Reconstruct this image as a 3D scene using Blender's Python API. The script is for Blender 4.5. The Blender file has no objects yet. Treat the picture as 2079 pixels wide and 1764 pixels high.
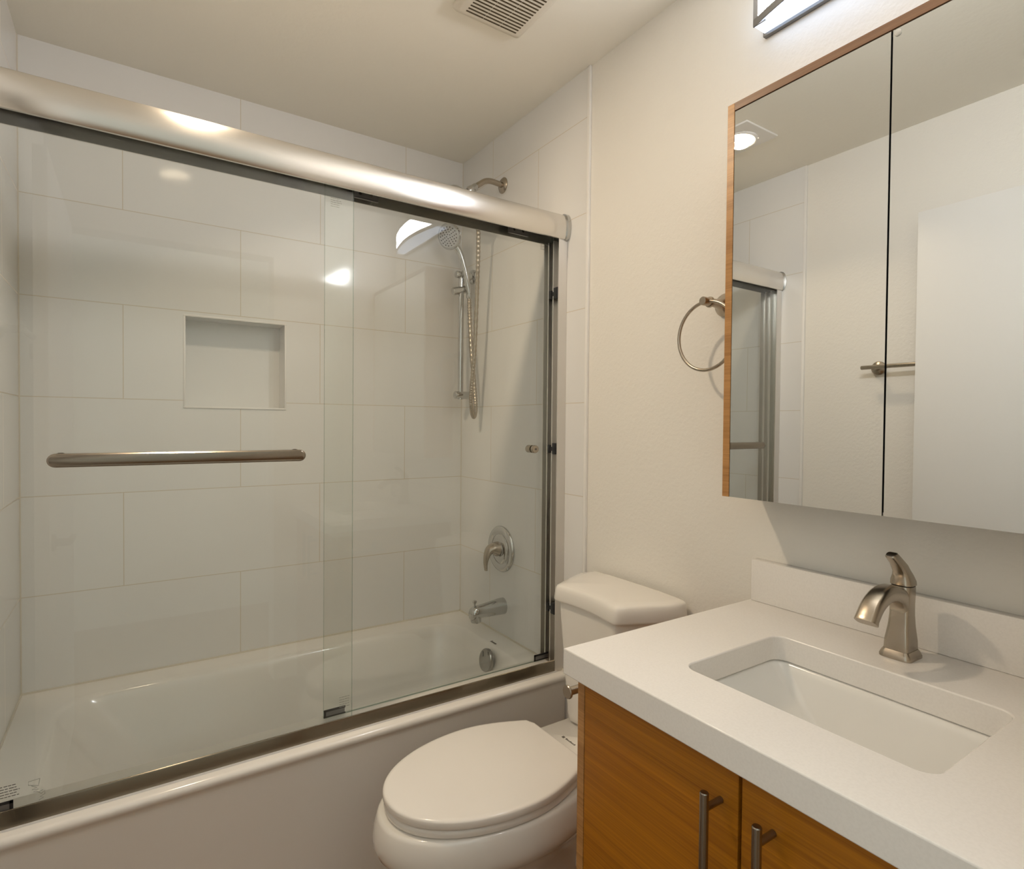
import bpy, bmesh, math, random
from mathutils import Vector, Matrix
random.seed(7)
S = bpy.context.scene
COL = S.collection
PI = math.pi

# ------------------------------------------------------------------ camera
CAM = Vector((-1.2365, -2.2868, 1.2701))
YAW, PITCH, ROLL, FPX = 0.5835, -0.0178, 0.0086, 1168.2146
_f = Vector((math.sin(YAW)*math.cos(PITCH), math.cos(YAW)*math.cos(PITCH), math.sin(PITCH)))
_r = Vector((math.cos(YAW), -math.sin(YAW), 0))
_u = _r.cross(_f)
_c, _s = math.cos(ROLL), math.sin(ROLL)
_r2, _u2 = _c*_r + _s*_u, -_s*_r + _c*_u
cd = bpy.data.cameras.new('camera'); cam = bpy.data.objects.new('camera', cd); COL.objects.link(cam)
m3 = Matrix((_r2, _u2, -_f)).transposed()
cam.matrix_world = Matrix.Translation(CAM) @ m3.to_4x4()
cd.sensor_fit = 'HORIZONTAL'; cd.sensor_width = 36.0; cd.lens = 36.0*FPX/2079.0
cd.clip_start = 0.02; cd.clip_end = 50
S.camera = cam

# ------------------------------------------------------------------ world, lights, exposure
VANITY_EMIT = (0.985, 0.98, 1.0, 62.0)
VANITY_UNDER = 2.0
DOWN_SPOT_W, DOWN_COL = 8.5, (1.0, 0.80, 0.57)
DOWN_DISC = 10.0
WORLD_COL, WORLD_STR = (0.86, 0.98, 0.97), 0.95  # even ambient fill, added to lift the room's shadows
S.view_settings.view_transform = 'Standard'
S.view_settings.look = 'None'
S.view_settings.exposure = 0.34
S.view_settings.gamma = 1.0
S.view_settings.use_curve_mapping = False
w = bpy.data.worlds.new('world'); S.world = w; w.use_nodes = True
bg = w.node_tree.nodes['Background']
bg.inputs[0].default_value = (*WORLD_COL, 1); bg.inputs[1].default_value = WORLD_STR
S.cycles.max_bounces = 11; S.cycles.transparent_max_bounces = 16
S.cycles.glossy_bounces = 7; S.cycles.diffuse_bounces = 6
S.cycles.sample_clamp_indirect = 3.0
S.cycles.blur_glossy = 0.6

sd = bpy.data.lights.new('downlight_beam', 'AREA')
sd.shape = 'DISK'; sd.size = 0.085; sd.spread = math.radians(135)
sd.energy = DOWN_SPOT_W; sd.color = DOWN_COL
so = bpy.data.objects.new('downlight_beam', sd); COL.objects.link(so)
so.location = (-1.068, -0.835, 2.4175); so.rotation_euler = Vector((0.40, -0.13, -1.0)).to_track_quat('-Z', 'Y').to_euler()

# ------------------------------------------------------------------ materials
def srgb(r, g, b):
    def c(x):
        x /= 255.0
        return x/12.92 if x <= 0.04045 else ((x+0.055)/1.055)**2.4
    return (c(r), c(g), c(b), 1.0)

def nmat(name):
    m = bpy.data.materials.new(name); m.use_nodes = True
    return m, m.node_tree.nodes, m.node_tree.links, m.node_tree.nodes['Principled BSDF']

def pmat(name, col, rough=0.5, metal=0.0, spec=0.5, coat=0.0, bump=None, aniso=0.0):
    m, N, L, P = nmat(name)
    P.inputs['Base Color'].default_value = col if len(col) == 4 else (*col, 1)
    P.inputs['Roughness'].default_value = rough
    P.inputs['Metallic'].default_value = metal
    P.inputs['Specular IOR Level'].default_value = spec
    P.inputs['Coat Weight'].default_value = coat
    if aniso: P.inputs['Anisotropic'].default_value = aniso
    if bump:
        scale, strength, dist, detail = bump
        tc = N.new('ShaderNodeTexCoord'); nz = N.new('ShaderNodeTexNoise'); bp = N.new('ShaderNodeBump')
        nz.inputs['Scale'].default_value = scale; nz.inputs['Detail'].default_value = detail
        bp.inputs['Strength'].default_value = strength; bp.inputs['Distance'].default_value = dist
        L.new(tc.outputs['Object'], nz.inputs['Vector']); L.new(nz.outputs['Fac'], bp.inputs['Height'])
        L.new(bp.outputs['Normal'], P.inputs['Normal'])
    return m

M = {}
M['paint'] = pmat('wall_paint', (0.80, 0.77, 0.71), 0.42, bump=(95, 0.22, 0.004, 3))
M['ceiling'] = pmat('ceiling_paint', (0.87, 0.835, 0.75), 0.6, bump=(60, 0.12, 0.004, 2))
M['white_trim'] = pmat('white_trim', (0.82, 0.80, 0.77), 0.35)
M['door_white'] = pmat('door_white_paint', (0.78, 0.77, 0.745), 0.4)
M['porcelain'] = pmat('porcelain', (0.82, 0.785, 0.73), 0.09, coat=0.6)
M['tub'] = pmat('tub_enamel', (0.86, 0.825, 0.77), 0.13, coat=0.3)
M['seat_plastic'] = pmat('seat_plastic', (0.83, 0.79, 0.735), 0.16)
M['basin'] = pmat('basin_porcelain', (0.82, 0.81, 0.78), 0.12, coat=0.3)
M['overflow'] = pmat('satin_overflow', (0.42, 0.41, 0.39), 0.22, 1.0)
M['chrome'] = pmat('chrome', (0.58, 0.58, 0.57), 0.08, 1.0)
M['nickel'] = pmat('brushed_nickel', (0.44, 0.385, 0.315), 0.27, 1.0, bump=(220, 0.03, 0.002, 2))
M['nickel_dark_reflect'] = pmat('brushed_nickel_dark_reflect', (0.30, 0.265, 0.22), 0.24, 1.0)  # nickel darkened in its colour to stand in for dark reflections
M['satin_head'] = pmat('shower_head_face', (0.62, 0.62, 0.62), 0.30, 0.6)
M['rubber'] = pmat('black_rubber', (0.012, 0.012, 0.014), 0.4)
M['dark_gap'] = pmat('dark_gap', (0.02, 0.012, 0.006), 0.6)
M['nozzle'] = pmat('dark_nozzle', (0.06, 0.055, 0.05), 0.5)
M['fan_white'] = pmat('fan_plastic', (0.74, 0.69, 0.60), 0.4)
M['fan_dark'] = pmat('fan_slot', (0.07, 0.05, 0.025), 0.7)
M['mark'] = pmat('printed_mark', (0.10, 0.085, 0.07), 0.5)
M['mark_soft'] = pmat('etched_mark', (0.30, 0.295, 0.26), 0.6)
M['lamp_grey'] = pmat('lamp_grey_metal', (0.22, 0.215, 0.21), 0.4, 0.7)
M['clear_bump'] = pmat('clear_bumper', (0.6, 0.58, 0.54), 0.2)
M['silicone'] = pmat('silicone_caulk', (0.70, 0.65, 0.555), 0.5)

def brushed(name, col, rough, axis='X', metal=1.0):
    m, N, L, P = nmat(name)
    P.inputs['Base Color'].default_value = (*col, 1); P.inputs['Metallic'].default_value = metal
    tc = N.new('ShaderNodeTexCoord'); mp = N.new('ShaderNodeMapping'); nz = N.new('ShaderNodeTexNoise')
    sc = {'X': (3, 500, 500), 'Y': (500, 3, 500), 'Z': (500, 500, 3)}[axis]
    mp.inputs['Scale'].default_value = sc
    nz.inputs['Scale'].default_value = 1.0; nz.inputs['Detail'].default_value = 3
    mr = N.new('ShaderNodeMapRange'); mr.inputs['To Min'].default_value = rough*0.92; mr.inputs['To Max'].default_value = rough*1.1
    bp = N.new('ShaderNodeBump'); bp.inputs['Strength'].default_value = 0.012; bp.inputs['Distance'].default_value = 0.001
    cv = N.new('ShaderNodeCombineXYZ')
    for q, v_ in enumerate((0, 0, 1) if axis != 'Z' else (1, 0, 0)): cv.inputs[q].default_value = v_
    P.inputs['Anisotropic'].default_value = 0.8; L.new(cv.outputs[0], P.inputs['Tangent'])
    L.new(tc.outputs['Object'], mp.inputs['Vector']); L.new(mp.outputs['Vector'], nz.inputs['Vector'])
    L.new(nz.outputs['Fac'], mr.inputs['Value']); L.new(mr.outputs['Result'], P.inputs['Roughness'])
    L.new(nz.outputs['Fac'], bp.inputs['Height']); L.new(bp.outputs['Normal'], P.inputs['Normal'])
    return m
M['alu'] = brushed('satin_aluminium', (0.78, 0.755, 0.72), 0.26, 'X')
M['alu_dark_reflect'] = brushed('satin_aluminium_dark_reflect', (0.27, 0.24, 0.19), 0.24, 'X')  # reflection of the dark doorway side painted into the base colour
M['track_top_lit'] = pmat('track_metal_lit', (0.70, 0.67, 0.61), 0.5, 0.35)  # lighter copy of the track metal, its lit look put into the colour
M['alu_v'] = brushed('satin_aluminium_upright', (0.78, 0.755, 0.72), 0.33, 'Z')

def tile_mat(name, uaxis, uoff, offset, flip=False):
    m, N, L, P = nmat(name)
    tc = N.new('ShaderNodeTexCoord'); sx = N.new('ShaderNodeSeparateXYZ'); cx = N.new('ShaderNodeCombineXYZ')
    geo = N.new('ShaderNodeNewGeometry')
    L.new(geo.outputs['Position'], sx.inputs[0])
    a = N.new('ShaderNodeMath'); a.operation = 'ADD'; a.inputs[1].default_value = uoff
    b = N.new('ShaderNodeMath'); b.operation = 'ADD'; b.inputs[1].default_value = -0.4163 + 0.3089*2
    L.new(sx.outputs[uaxis], a.inputs[0]); L.new(sx.outputs[2], b.inputs[0])
    L.new(a.outputs[0], cx.inputs[0]); L.new(b.outputs[0], cx.inputs[1])
    br = N.new('ShaderNodeTexBrick'); br.offset = offset; br.offset_frequency = 2; br.squash = 1.0
    br.inputs['Scale'].default_value = 1.0; br.inputs['Mortar Size'].default_value = 0.0013
    br.inputs['Mortar Smooth'].default_value = 0.0; br.inputs['Bias'].default_value = 0
    br.inputs['Brick Width'].default_value = 0.6355; br.inputs['Row Height'].default_value = 0.3089
    br.inputs['Color1'].default_value = (0.785, 0.775, 0.755, 1); br.inputs['Color2'].default_value = (0.77, 0.76, 0.742, 1)
    br.inputs['Mortar'].default_value = (0.61, 0.55, 0.455, 1)
    L.new(cx.outputs[0], br.inputs['Vector'])
    L.new(br.outputs['Color'], P.inputs['Base Color'])
    mr = N.new('ShaderNodeMapRange'); mr.inputs['To Min'].default_value = 0.09; mr.inputs['To Max'].default_value = 0.7
    L.new(br.outputs['Fac'], mr.inputs['Value']); L.new(mr.outputs['Result'], P.inputs['Roughness'])
    nz = N.new('ShaderNodeTexNoise'); nz.inputs['Scale'].default_value = 7.0; nz.inputs['Detail'].default_value = 1
    L.new(geo.outputs['Position'], nz.inputs['Vector'])
    mm = N.new('ShaderNodeMath'); mm.operation = 'MULTIPLY_ADD'; mm.inputs[1].default_value = -0.35
    L.new(br.outputs['Fac'], mm.inputs[0]); L.new(nz.outputs['Fac'], mm.inputs[2])
    bp = N.new('ShaderNodeBump'); bp.inputs['Strength'].default_value = 0.10; bp.inputs['Distance'].default_value = 0.004
    L.new(mm.outputs[0], bp.inputs['Height']); L.new(bp.outputs['Normal'], P.inputs['Normal'])
    P.inputs['Specular IOR Level'].default_value = 0.45
    return m
M['tile_back'] = tile_mat('wall_tile', 0, 1.2607, 0.445)
M['tile_side'] = tile_mat('wall_tile_side', 1, 0.574, 0.5)
M['tile_plain'] = pmat('niche_tile', (0.775, 0.765, 0.745), 0.12)

def wood(name, c1, c2, scale, rough=0.35):
    m, N, L, P = nmat(name)
    tc = N.new('ShaderNodeTexCoord'); mp = N.new('ShaderNodeMapping'); mp.inputs['Scale'].default_value = scale
    nz = N.new('ShaderNodeTexNoise'); nz.inputs['Scale'].default_value = 1; nz.inputs['Detail'].default_value = 5; nz.inputs['Roughness'].default_value = 0.62
    mp2 = N.new('ShaderNodeMapping'); mp2.inputs['Scale'].default_value = tuple(s*0.14 for s in scale)
    nz2 = N.new('ShaderNodeTexNoise'); nz2.inputs['Scale'].default_value = 1; nz2.inputs['Detail'].default_value = 3; nz2.inputs['Distortion'].default_value = 0.4
    cr = N.new('ShaderNodeValToRGB'); cr.color_ramp.elements[0].position = 0.36; cr.color_ramp.elements[1].position = 0.63
    cr.color_ramp.elements[0].color = c1; cr.color_ramp.elements[1].color = c2
    mx = N.new('ShaderNodeMix'); mx.data_type = 'FLOAT'; mx.inputs[0].default_value = 0.5
    L.new(tc.outputs['Object'], mp.inputs['Vector']); L.new(mp.outputs[0], nz.inputs['Vector'])
    L.new(tc.outputs['Object'], mp2.inputs['Vector']); L.new(mp2.outputs[0], nz2.inputs['Vector'])
    L.new(nz.outputs['Fac'], mx.inputs[2]); L.new(nz2.outputs['Fac'], mx.inputs[3])
    L.new(mx.outputs[0], cr.inputs[0]); L.new(cr.outputs[0], P.inputs['Base Color'])
    P.inputs['Roughness'].default_value = rough
    return m
M['wood_door'] = wood('teak_veneer', (0.255, 0.082, 0.003, 1), (0.46, 0.176, 0.006, 1), (60, 3.0, 330))
M['wood_edge'] = wood('teak_edge_band', (0.30, 0.135, 0.038, 1), (0.50, 0.26, 0.090, 1), (60, 6, 420))
M['wood_top'] = wood('teak_top_band', (0.18, 0.095, 0.052, 1), (0.285, 0.158, 0.088, 1), (250, 4, 250))
M['floor_wood'] = wood('floor_planks', (0.17, 0.085, 0.03, 1), (0.30, 0.16, 0.06, 1), (30, 3, 30), 0.4)

def quartz():
    m, N, L, P = nmat('white_quartz')
    tc = N.new('ShaderNodeTexCoord'); nz = N.new('ShaderNodeTexNoise'); nz.inputs['Scale'].default_value = 260; nz.inputs['Detail'].default_value = 2
    cr = N.new('ShaderNodeValToRGB')
    cr.color_ramp.elements[0].color = (0.80, 0.77, 0.735, 1); cr.color_ramp.elements[1].color = (0.825, 0.795, 0.76, 1)
    cr.color_ramp.elements[0].position = 0.35; cr.color_ramp.elements[1].position = 0.6
    L.new(tc.outputs['Object'], nz.inputs['Vector']); L.new(nz.outputs['Fac'], cr.inputs[0]); L.new(cr.outputs[0], P.inputs['Base Color'])
    P.inputs['Roughness'].default_value = 0.22
    return m
M['quartz'] = quartz()

def glass(name, tint, edge=False):
    m = bpy.data.materials.new(name); m.use_nodes = True
    N, L = m.node_tree.nodes, m.node_tree.links
    N.clear()
    out = N.new('ShaderNodeOutputMaterial'); mix = N.new('ShaderNodeMixShader')
    tr = N.new('ShaderNodeBsdfTransparent'); gl = N.new('ShaderNodeBsdfGlossy')
    tr.inputs[0].default_value = (*tint, 1); gl.inputs['Roughness'].default_value = 0.0
    lw = N.new('ShaderNodeLayerWeight'); lw.inputs['Blend'].default_value = 0.5
    pw = N.new('ShaderNodeMath'); pw.operation = 'POWER'; pw.inputs[1].default_value = 5.0
    ma = N.new('ShaderNodeMath'); ma.operation = 'MULTIPLY_ADD'; ma.inputs[1].default_value = 0.957; ma.inputs[2].default_value = 0.043
    L.new(lw.outputs['Facing'], pw.inputs[0]); L.new(pw.outputs[0], ma.inputs[0]); L.new(ma.outputs[0], mix.inputs[0])
    L.new(tr.outputs[0], mix.inputs[1]); L.new(gl.outputs[0], mix.inputs[2]); L.new(mix.outputs[0], out.inputs[0])
    return m
M['glass'] = glass('clear_glass', (0.978, 0.99, 0.981))
M['glass_edge'] = glass('glass_cut_edge', (0.50, 0.60, 0.54))

def mirror():
    m = bpy.data.materials.new('mirror_glass'); m.use_nodes = True
    N, L = m.node_tree.nodes, m.node_tree.links; N.clear()
    out = N.new('ShaderNodeOutputMaterial'); gl = N.new('ShaderNodeBsdfGlossy')
    gl.inputs['Color'].default_value = (0.775, 0.79, 0.775, 1); gl.inputs['Roughness'].default_value = 0.0
    L.new(gl.outputs[0], out.inputs[0])
    return m
M['mirror'] = mirror()

def emit(name, col, strength):
    m, N, L, P = nmat(name)
    P.inputs['Base Color'].default_value = (0.8, 0.8, 0.8, 1)
    P.inputs['Emission Color'].default_value = (*col, 1); P.inputs['Emission Strength'].default_value = strength
    return m
M['lamp_glow'] = emit('vanity_diffuser_glow', VANITY_EMIT[:3], VANITY_EMIT[3])
M['lamp_under'] = emit('vanity_diffuser_end_glow', (0.70, 0.87, 1.16), VANITY_UNDER)
M['down_glow'] = emit('downlight_lens_glow', DOWN_COL, DOWN_DISC)

# ------------------------------------------------------------------ helpers
ORG = {}
def obj(name, bm, mat, parent=None, smooth=True, angle=35, label=None, bevel=None, segs=2):
    me = bpy.data.meshes.new(name)
    if bevel:
        ed = [e for e in bm.edges if len(e.link_faces) == 2 and e.calc_face_angle(0) > math.radians(30)]
        bmesh.ops.bevel(bm, geom=ed, offset=bevel, segments=segs, affect='EDGES', profile=0.5, clamp_overlap=True)
    bmesh.ops.recalc_face_normals(bm, faces=bm.faces[:])
    if smooth:
        for f in bm.faces: f.smooth = True
        for e in bm.edges:
            if len(e.link_faces) == 2 and e.calc_face_angle(0) > math.radians(angle): e.smooth = False
    if parent is not None:
        org = ORG[parent]
    else:
        xs = [v.co for v in bm.verts]
        org = Vector(((min(v.x for v in xs)+max(v.x for v in xs))/2, (min(v.y for v in xs)+max(v.y for v in xs))/2, min(v.z for v in xs)))
    bmesh.ops.translate(bm, verts=bm.verts[:], vec=-org)
    bm.to_mesh(me); bm.free()
    for mm in (mat if isinstance(mat, (list, tuple)) else [mat]): me.materials.append(mm)
    o = bpy.data.objects.new(name, me); COL.objects.link(o)
    if parent is not None: o.parent = parent
    else: o.location = org
    ORG[o] = org
    if label: o['label'] = label
    return o

def thing(name, label, cat, loc, group=None):
    o = bpy.data.objects.new(name, None); COL.objects.link(o); o.location = loc
    o.empty_display_size = 0.05
    ORG[o] = Vector(loc); o['label'] = label; o['category'] = cat
    if group: o['group'] = group
    return o
def tag(o, label, cat, group=None):
    o['label'] = label; o['category'] = cat
    if group: o['group'] = group
    return o
def struct(name, bm, mat, label=None, **k):
    o = obj(name, bm, mat, **k); o['kind'] = 'structure'
    if label: o['label'] = label
    return o

def B(): return bmesh.new()
def box(bm, x0, x1, y0, y1, z0, z1, mi=0):
    r = bmesh.ops.create_cube(bm, size=1.0)
    for v in r['verts']:
        v.co = Vector(((x0+x1)/2+v.co.x*(x1-x0), (y0+y1)/2+v.co.y*(y1-y0), (z0+z1)/2+v.co.z*(z1-z0)))
    fs = set(f for v in r['verts'] for f in v.link_faces)
    for f in fs: f.material_index = mi
    return r['verts']
def bx(*a):
    bm = B(); box(bm, *a); return bm
def loft(bm, rings, cap0=True, cap1=True, closed=True):
    R = [[bm.verts.new(p) for p in r] for r in rings]
    n = len(R[0])
    for a, b in zip(R, R[1:]):
        for i in range(n if closed else n-1):
            j = (i+1) % n
            try: bm.faces.new((a[i], a[j], b[j], b[i]))
            except ValueError: pass
    if cap0: bm.faces.new(R[0][::-1])
    if cap1: bm.faces.new(R[-1])
    return R
def frame_from(t):
    t = t.normalized()
    a = Vector((0, 0, 1)) if abs(t.z) < 0.9 else Vector((1, 0, 0))
    n = (a - t*a.dot(t)).normalized()
    return n, t.cross(n)
def tube(bm, pts, r, seg=16, cap=True):
    pts = [Vector(p) for p in pts]; n = len(pts)
    rs = r if isinstance(r, (list, tuple)) else [r]*n
    T = []
    for i in range(n):
        a = pts[max(i-1, 0)]; b = pts[min(i+1, n-1)]; T.append((b-a).normalized())
    nn, bb = frame_from(T[0]); rings = []
    for i in range(n):
        if i:
            nn = (nn - T[i]*nn.dot(T[i])).normalized(); bb = T[i].cross(nn)
        rings.append([pts[i]+rs[i]*(math.cos(2*PI*k/seg)*nn+math.sin(2*PI*k/seg)*bb) for k in range(seg)])
    loft(bm, rings, cap, cap)
def catmull(P, k=8):
    P = [Vector(p) for p in P]; out = []
    for i in range(len(P)-1):
        p0 = P[i-1] if i else P[0]*2-P[1]; p1 = P[i]; p2 = P[i+1]
        p3 = P[i+2] if i+2 < len(P) else P[-1]*2-P[-2]
        for j in range(k):
            t = j/k
            out.append(0.5*((2*p1)+(-p0+p2)*t+(2*p0-5*p1+4*p2-p3)*t*t+(-p0+3*p1-3*p2+p3)*t**3))
    out.append(P[-1]); return out
def lathe(bm, prof, o, axis, seg=32, cap=True):
    """prof: (radius, height along axis)"""
    o = Vector(o); t = Vector(axis).normalized(); n, b = frame_from(t)
    rings = [[o+t*h+max(r, 1e-4)*(math.cos(2*PI*k/seg)*n+math.sin(2*PI*k/seg)*b) for k in range(seg)] for r, h in prof]
    loft(bm, rings, cap, cap)
def prism(bm, poly, z0, z1, axis='z'):
    """poly of 2D points extruded along an axis"""
    def P(a, b, h):
        return {'z': (a, b, h), 'x': (h, a, b), 'y': (a, h, b)}[axis]
    loft(bm, [[P(a, b, z0) for a, b in poly], [P(a, b, z1) for a, b in poly]])
def rrect(cx, cy, hx, hy, r, n=6):
    r = min(r, hx*0.999, hy*0.999); out = []
    for (sx, sy, a0) in ((1, 1, 0), (-1, 1, PI/2), (-1, -1, PI), (1, -1, 3*PI/2)):
        for i in range(n+1):
            a = a0+PI/2*i/n
            out.append((cx+sx*(hx-r)+r*math.cos(a), cy+sy*(hy-r)+r*math.sin(a)))
    return out
def smooth_poly(P, k=6):
    """closed catmull through 2D points"""
    n = len(P); out = []
    for i in range(n):
        p0, p1, p2, p3 = [Vector(P[(i+d) % n]) for d in (-1, 0, 1, 2)]
        for j in range(k):
            t = j/k
            q = 0.5*((2*p1)+(-p0+p2)*t+(2*p0-5*p1+4*p2-p3)*t*t+(-p0+3*p1-3*p2+p3)*t**3)
            out.append((q.x, q.y))
    return out

W, H = 1.524, 2.43
YF = -2.17          # front wall
TE = -0.845         # tile edge

# ------------------------------------------------------------------ room shell
bm = bx(-3.0, 1.2, -3.6, 0.2, -0.08, 0.0)
struct('floor', bm, M['floor_wood'], 'brown wood floor beside the tub')
bm = bx(-W-0.12, 0.13, -2.29, 0.12, H, H+0.08)
struct('ceiling', bm, M['ceiling'], 'beige painted ceiling')

NX0, NX1, NZ0, NZ1, ND = -1.082, -0.757, 1.323, 1.634, 0.092
bm = B()
def quad(bm, pts, mi=0):
    f = bm.faces.new([bm.verts.new(p) for p in pts]); f.material_index = mi
xa, xb = -W-0.1, 0.1
for (x0, x1, z0, z1) in ((xa, NX0, 0, H), (NX1, xb, 0, H), (NX0, NX1, 0, NZ0), (NX0, NX1, NZ1, H)):
    quad(bm, [(x0, 0, z0), (x1, 0, z0), (x1, 0, z1), (x0, 0, z1)])
quad(bm, [(NX0, ND, NZ0), (NX1, ND, NZ0), (NX1, ND, NZ1), (NX0, ND, NZ1)], 1)
for (a, b) in (((NX0, NZ0), (NX1, NZ0)), ((NX1, NZ0), (NX1, NZ1)), ((NX1, NZ1), (NX0, NZ1)), ((NX0, NZ1), (NX0, NZ0))):
    quad(bm, [(a[0], 0, a[1]), (b[0], 0, b[1]), (b[0], ND, b[1]), (a[0], ND, a[1])], 1)
quad(bm, [(xa, 0.12, 0), (xb, 0.12, 0), (xb, 0.12, H), (xa, 0.12, H)])
bmesh.ops.remove_doubles(bm, verts=bm.verts[:], dist=1e-5)
wb = struct('wall_back', bm, [M['tile_back'], M['tile_plain']], 'white tiled wall behind the tub with a recessed niche', smooth=False)
bm = B()
e = 0.0065
for (x0, x1, z0, z1) in ((NX0-e, NX1+e, NZ1, NZ1+e), (NX0-e, NX1+e, NZ0-e, NZ0), (NX0-e, NX0, NZ0, NZ1), (NX1, NX1+e, NZ0, NZ1)):
    box(bm, x0, x1, -0.003, 0.004, z0, z1)
obj('niche_trim', bm, M['white_trim'], wb, bevel=0.001)

bm = bx(0.006, 0.12, YF, 0.1, 0, H)
wr = struct('wall_right', bm, M['paint'], 'cream painted wall behind the toilet and vanity', smooth=False)
t = obj('tile_surround', bx(0.0, 0.006, TE, 0.0, 0.0, H), M['tile_side'], wr, smooth=False)
bm = bx(-W-0.12, -W-0.006, YF, 0.1, 0, H)
wl = struct('wall_left', bm, M['paint'], 'cream painted wall behind the open door', smooth=False)
t = obj('tile_surround', bx(-W-0.006, -W, TE, 0.0, 0.0, H), M['tile_side'], wl, smooth=False)
# tile edge strips
struct('trim_1', bx(-0.004, 0.006, TE-0.012, TE, 0, H-0.001), M['white_trim'], 'white edge strip where the shower tile ends beside the toilet', bevel=0.0015)
struct('trim_2', bx(-W-0.006, -W+0.004, TE-0.012, TE, 0, H-0.001), M['white_trim'], 'white edge strip of the tile seen in the mirror', bevel=0.0015)
# front wall with door opening (behind the camera's doorway)
DX0, DX1, DZ = -1.47, -0.66, 2.07
bm = B()
box(bm, DX1, 0.12, -2.29, YF, 0, H); box(bm, -W-0.12, DX0, -2.29, YF, 0, H); box(bm, DX0, DX1, -2.29, YF, DZ, H)
struct('wall_front', bm, M['paint'], smooth=False)
bm = bx(-2.6, 1.0, -3.6, -3.5, 0, H)
struct('wall_hall', bm, M['paint'], smooth=False)
# door leaf, swung open against the left wall
d1 = struct('door_1', bx(-1.474, -1.439, -2.15, -1.327, 0.012, 2.062), M['door_white'], 'white flush door swung open against the wall, seen in the mirror', bevel=0.002)
bm = B()
lathe(bm, [(0.026, 0), (0.026, 0.008), (0.012, 0.012), (0.012, 0.045)], (-1.439, -1.39, 0.90), (1, 0, 0), 20)
tube(bm, [(-1.397, -1.39, 0.90), (-1.395, -1.42, 0.90), (-1.395, -1.50, 0.898)], [0.010, 0.010, 0.008], 12)
obj('door_handle', bm, M['nickel'], d1)
bm = B()
lathe(bm, [(0.03, 0), (0.03, 0.006), (0.0, 0.0065)], (-1.4745, -1.39, 0.90), (-1, 0, 0), 20)
obj('latch_rose', bm, M['nickel'], d1)
# silicone lines in the alcove corners
bm = B()
box(bm, -W, 0, -0.004, -0.0001, 0.4255, 0.4305); box(bm, -0.004, -0.0001, -0.76, 0, 0.4255, 0.4305); box(bm, -W+0.0001, -W+0.004, -0.76, 0, 0.4255, 0.4305)
box(bm, -W+0.0001, -W+0.003, -0.003, -0.0001, 0.43, H-0.001)
box(bm, -0.002, -0.0001, -0.002, -0.0001, 0.43, H-0.001)
struct('trim_3', bm, M['silicone'], 'beige caulk line around the tub and shower corners', smooth=False)

# ------------------------------------------------------------------ bathtub
ZR = 0.4255
bm = B()
def tubring(x0, x1, y0, y1, z, r, n=8):
    return [Vector((a, b, z)) for a, b in rrect((x0+x1)/2, (y0+y1)/2, (x1-x0)/2, (y1-y0)/2, r, n)]
T0 = tubring
g = 0.0006
rings = [T0(-W+g, -g, -0.762, -g, 0.0, 0.004), T0(-W+g, -g, -0.762, -g, 0.385, 0.004), T0(-W+g, -g, -0.766, -g, 0.398, 0.004),
         T0(-W+g, -g, -0.773, -g, 0.404, 0.004), T0(-W+g, -g, -0.7755, -g, 0.413, 0.004), T0(-W+g, -g, -0.773, -g, 0.421, 0.004),
         T0(-W+g, -g, -0.765, -g, ZR, 0.004),
         T0(-1.432, -0.082, -0.690, -0.094, ZR, 0.115), T0(-1.424, -0.090, -0.682, -0.102, ZR-0.003, 0.112),
         T0(-1.416, -0.098, -0.674, -0.110, ZR-0.012, 0.11), T0(-1.408, -0.104, -0.668, -0.116, ZR-0.03, 0.11),
         T0(-1.360, -0.122, -0.652, -0.142, 0.33, 0.115), T0(-1.290, -0.145, -0.635, -0.190, 0.21, 0.12),
         T0(-1.245, -0.162, -0.620, -0.225, 0.135, 0.12), T0(-1.21, -0.185, -0.600, -0.255, 0.10, 0.115), T0(-1.15, -0.23, -0.56, -0.30, 0.085, 0.10)]
loft(bm, rings, True, True)
tub = obj('bathtub', bm, M['tub'], angle=50)
tag(tub, 'white alcove bathtub behind the sliding glass doors', 'bathtub')
# overflow plate on the inner end wall
ofc = Vector((-0.1255, -0.444, 0.382)); ofa = Vector((-1, 0, 0.18)).normalized()
bm = B(); lathe(bm, [(0.0425, 0), (0.0425, 0.008), (0.040, 0.0125), (0.030, 0.0135), (0.028, 0.0125), (0.0, 0.0125)], ofc+ofa*-0.004, ofa, 40)
ov = obj('overflow_plate', bm, M['overflow'], tub, label='round chrome overflow plate')
bm = B(); box(bm, -0.1425, -0.1400, -0.4475, -0.4405, 0.400, 0.419)
obj('overflow_slot', bm, M['lamp_grey'], ov)
bm = B(); lathe(bm, [(0.035, 0), (0.035, 0.004), (0.022, 0.007), (0, 0.007)], (-0.30, -0.40, 0.0852), (0, 0, 1), 32)
obj('drain', bm, M['chrome'], tub)
# small printed maker mark above the overflow (illegible strokes)
LX = -0.0765
bm = B()
for i, (hh, ww) in enumerate(((0.012, 0.004), (0.008, 0.004), (0.008, 0.005), (0.009, 0.004), (0.008, 0.006), (0.008, 0.004))):
    y = -0.388-0.0068*i
    box(bm, LX-0.001, LX-0.001+hh, y-ww, y, ZR+0.0001, ZR+0.0006)
obj('printed_logo', bm, M['mark'], tub, smooth=False, label='small dark printed mark')

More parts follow.
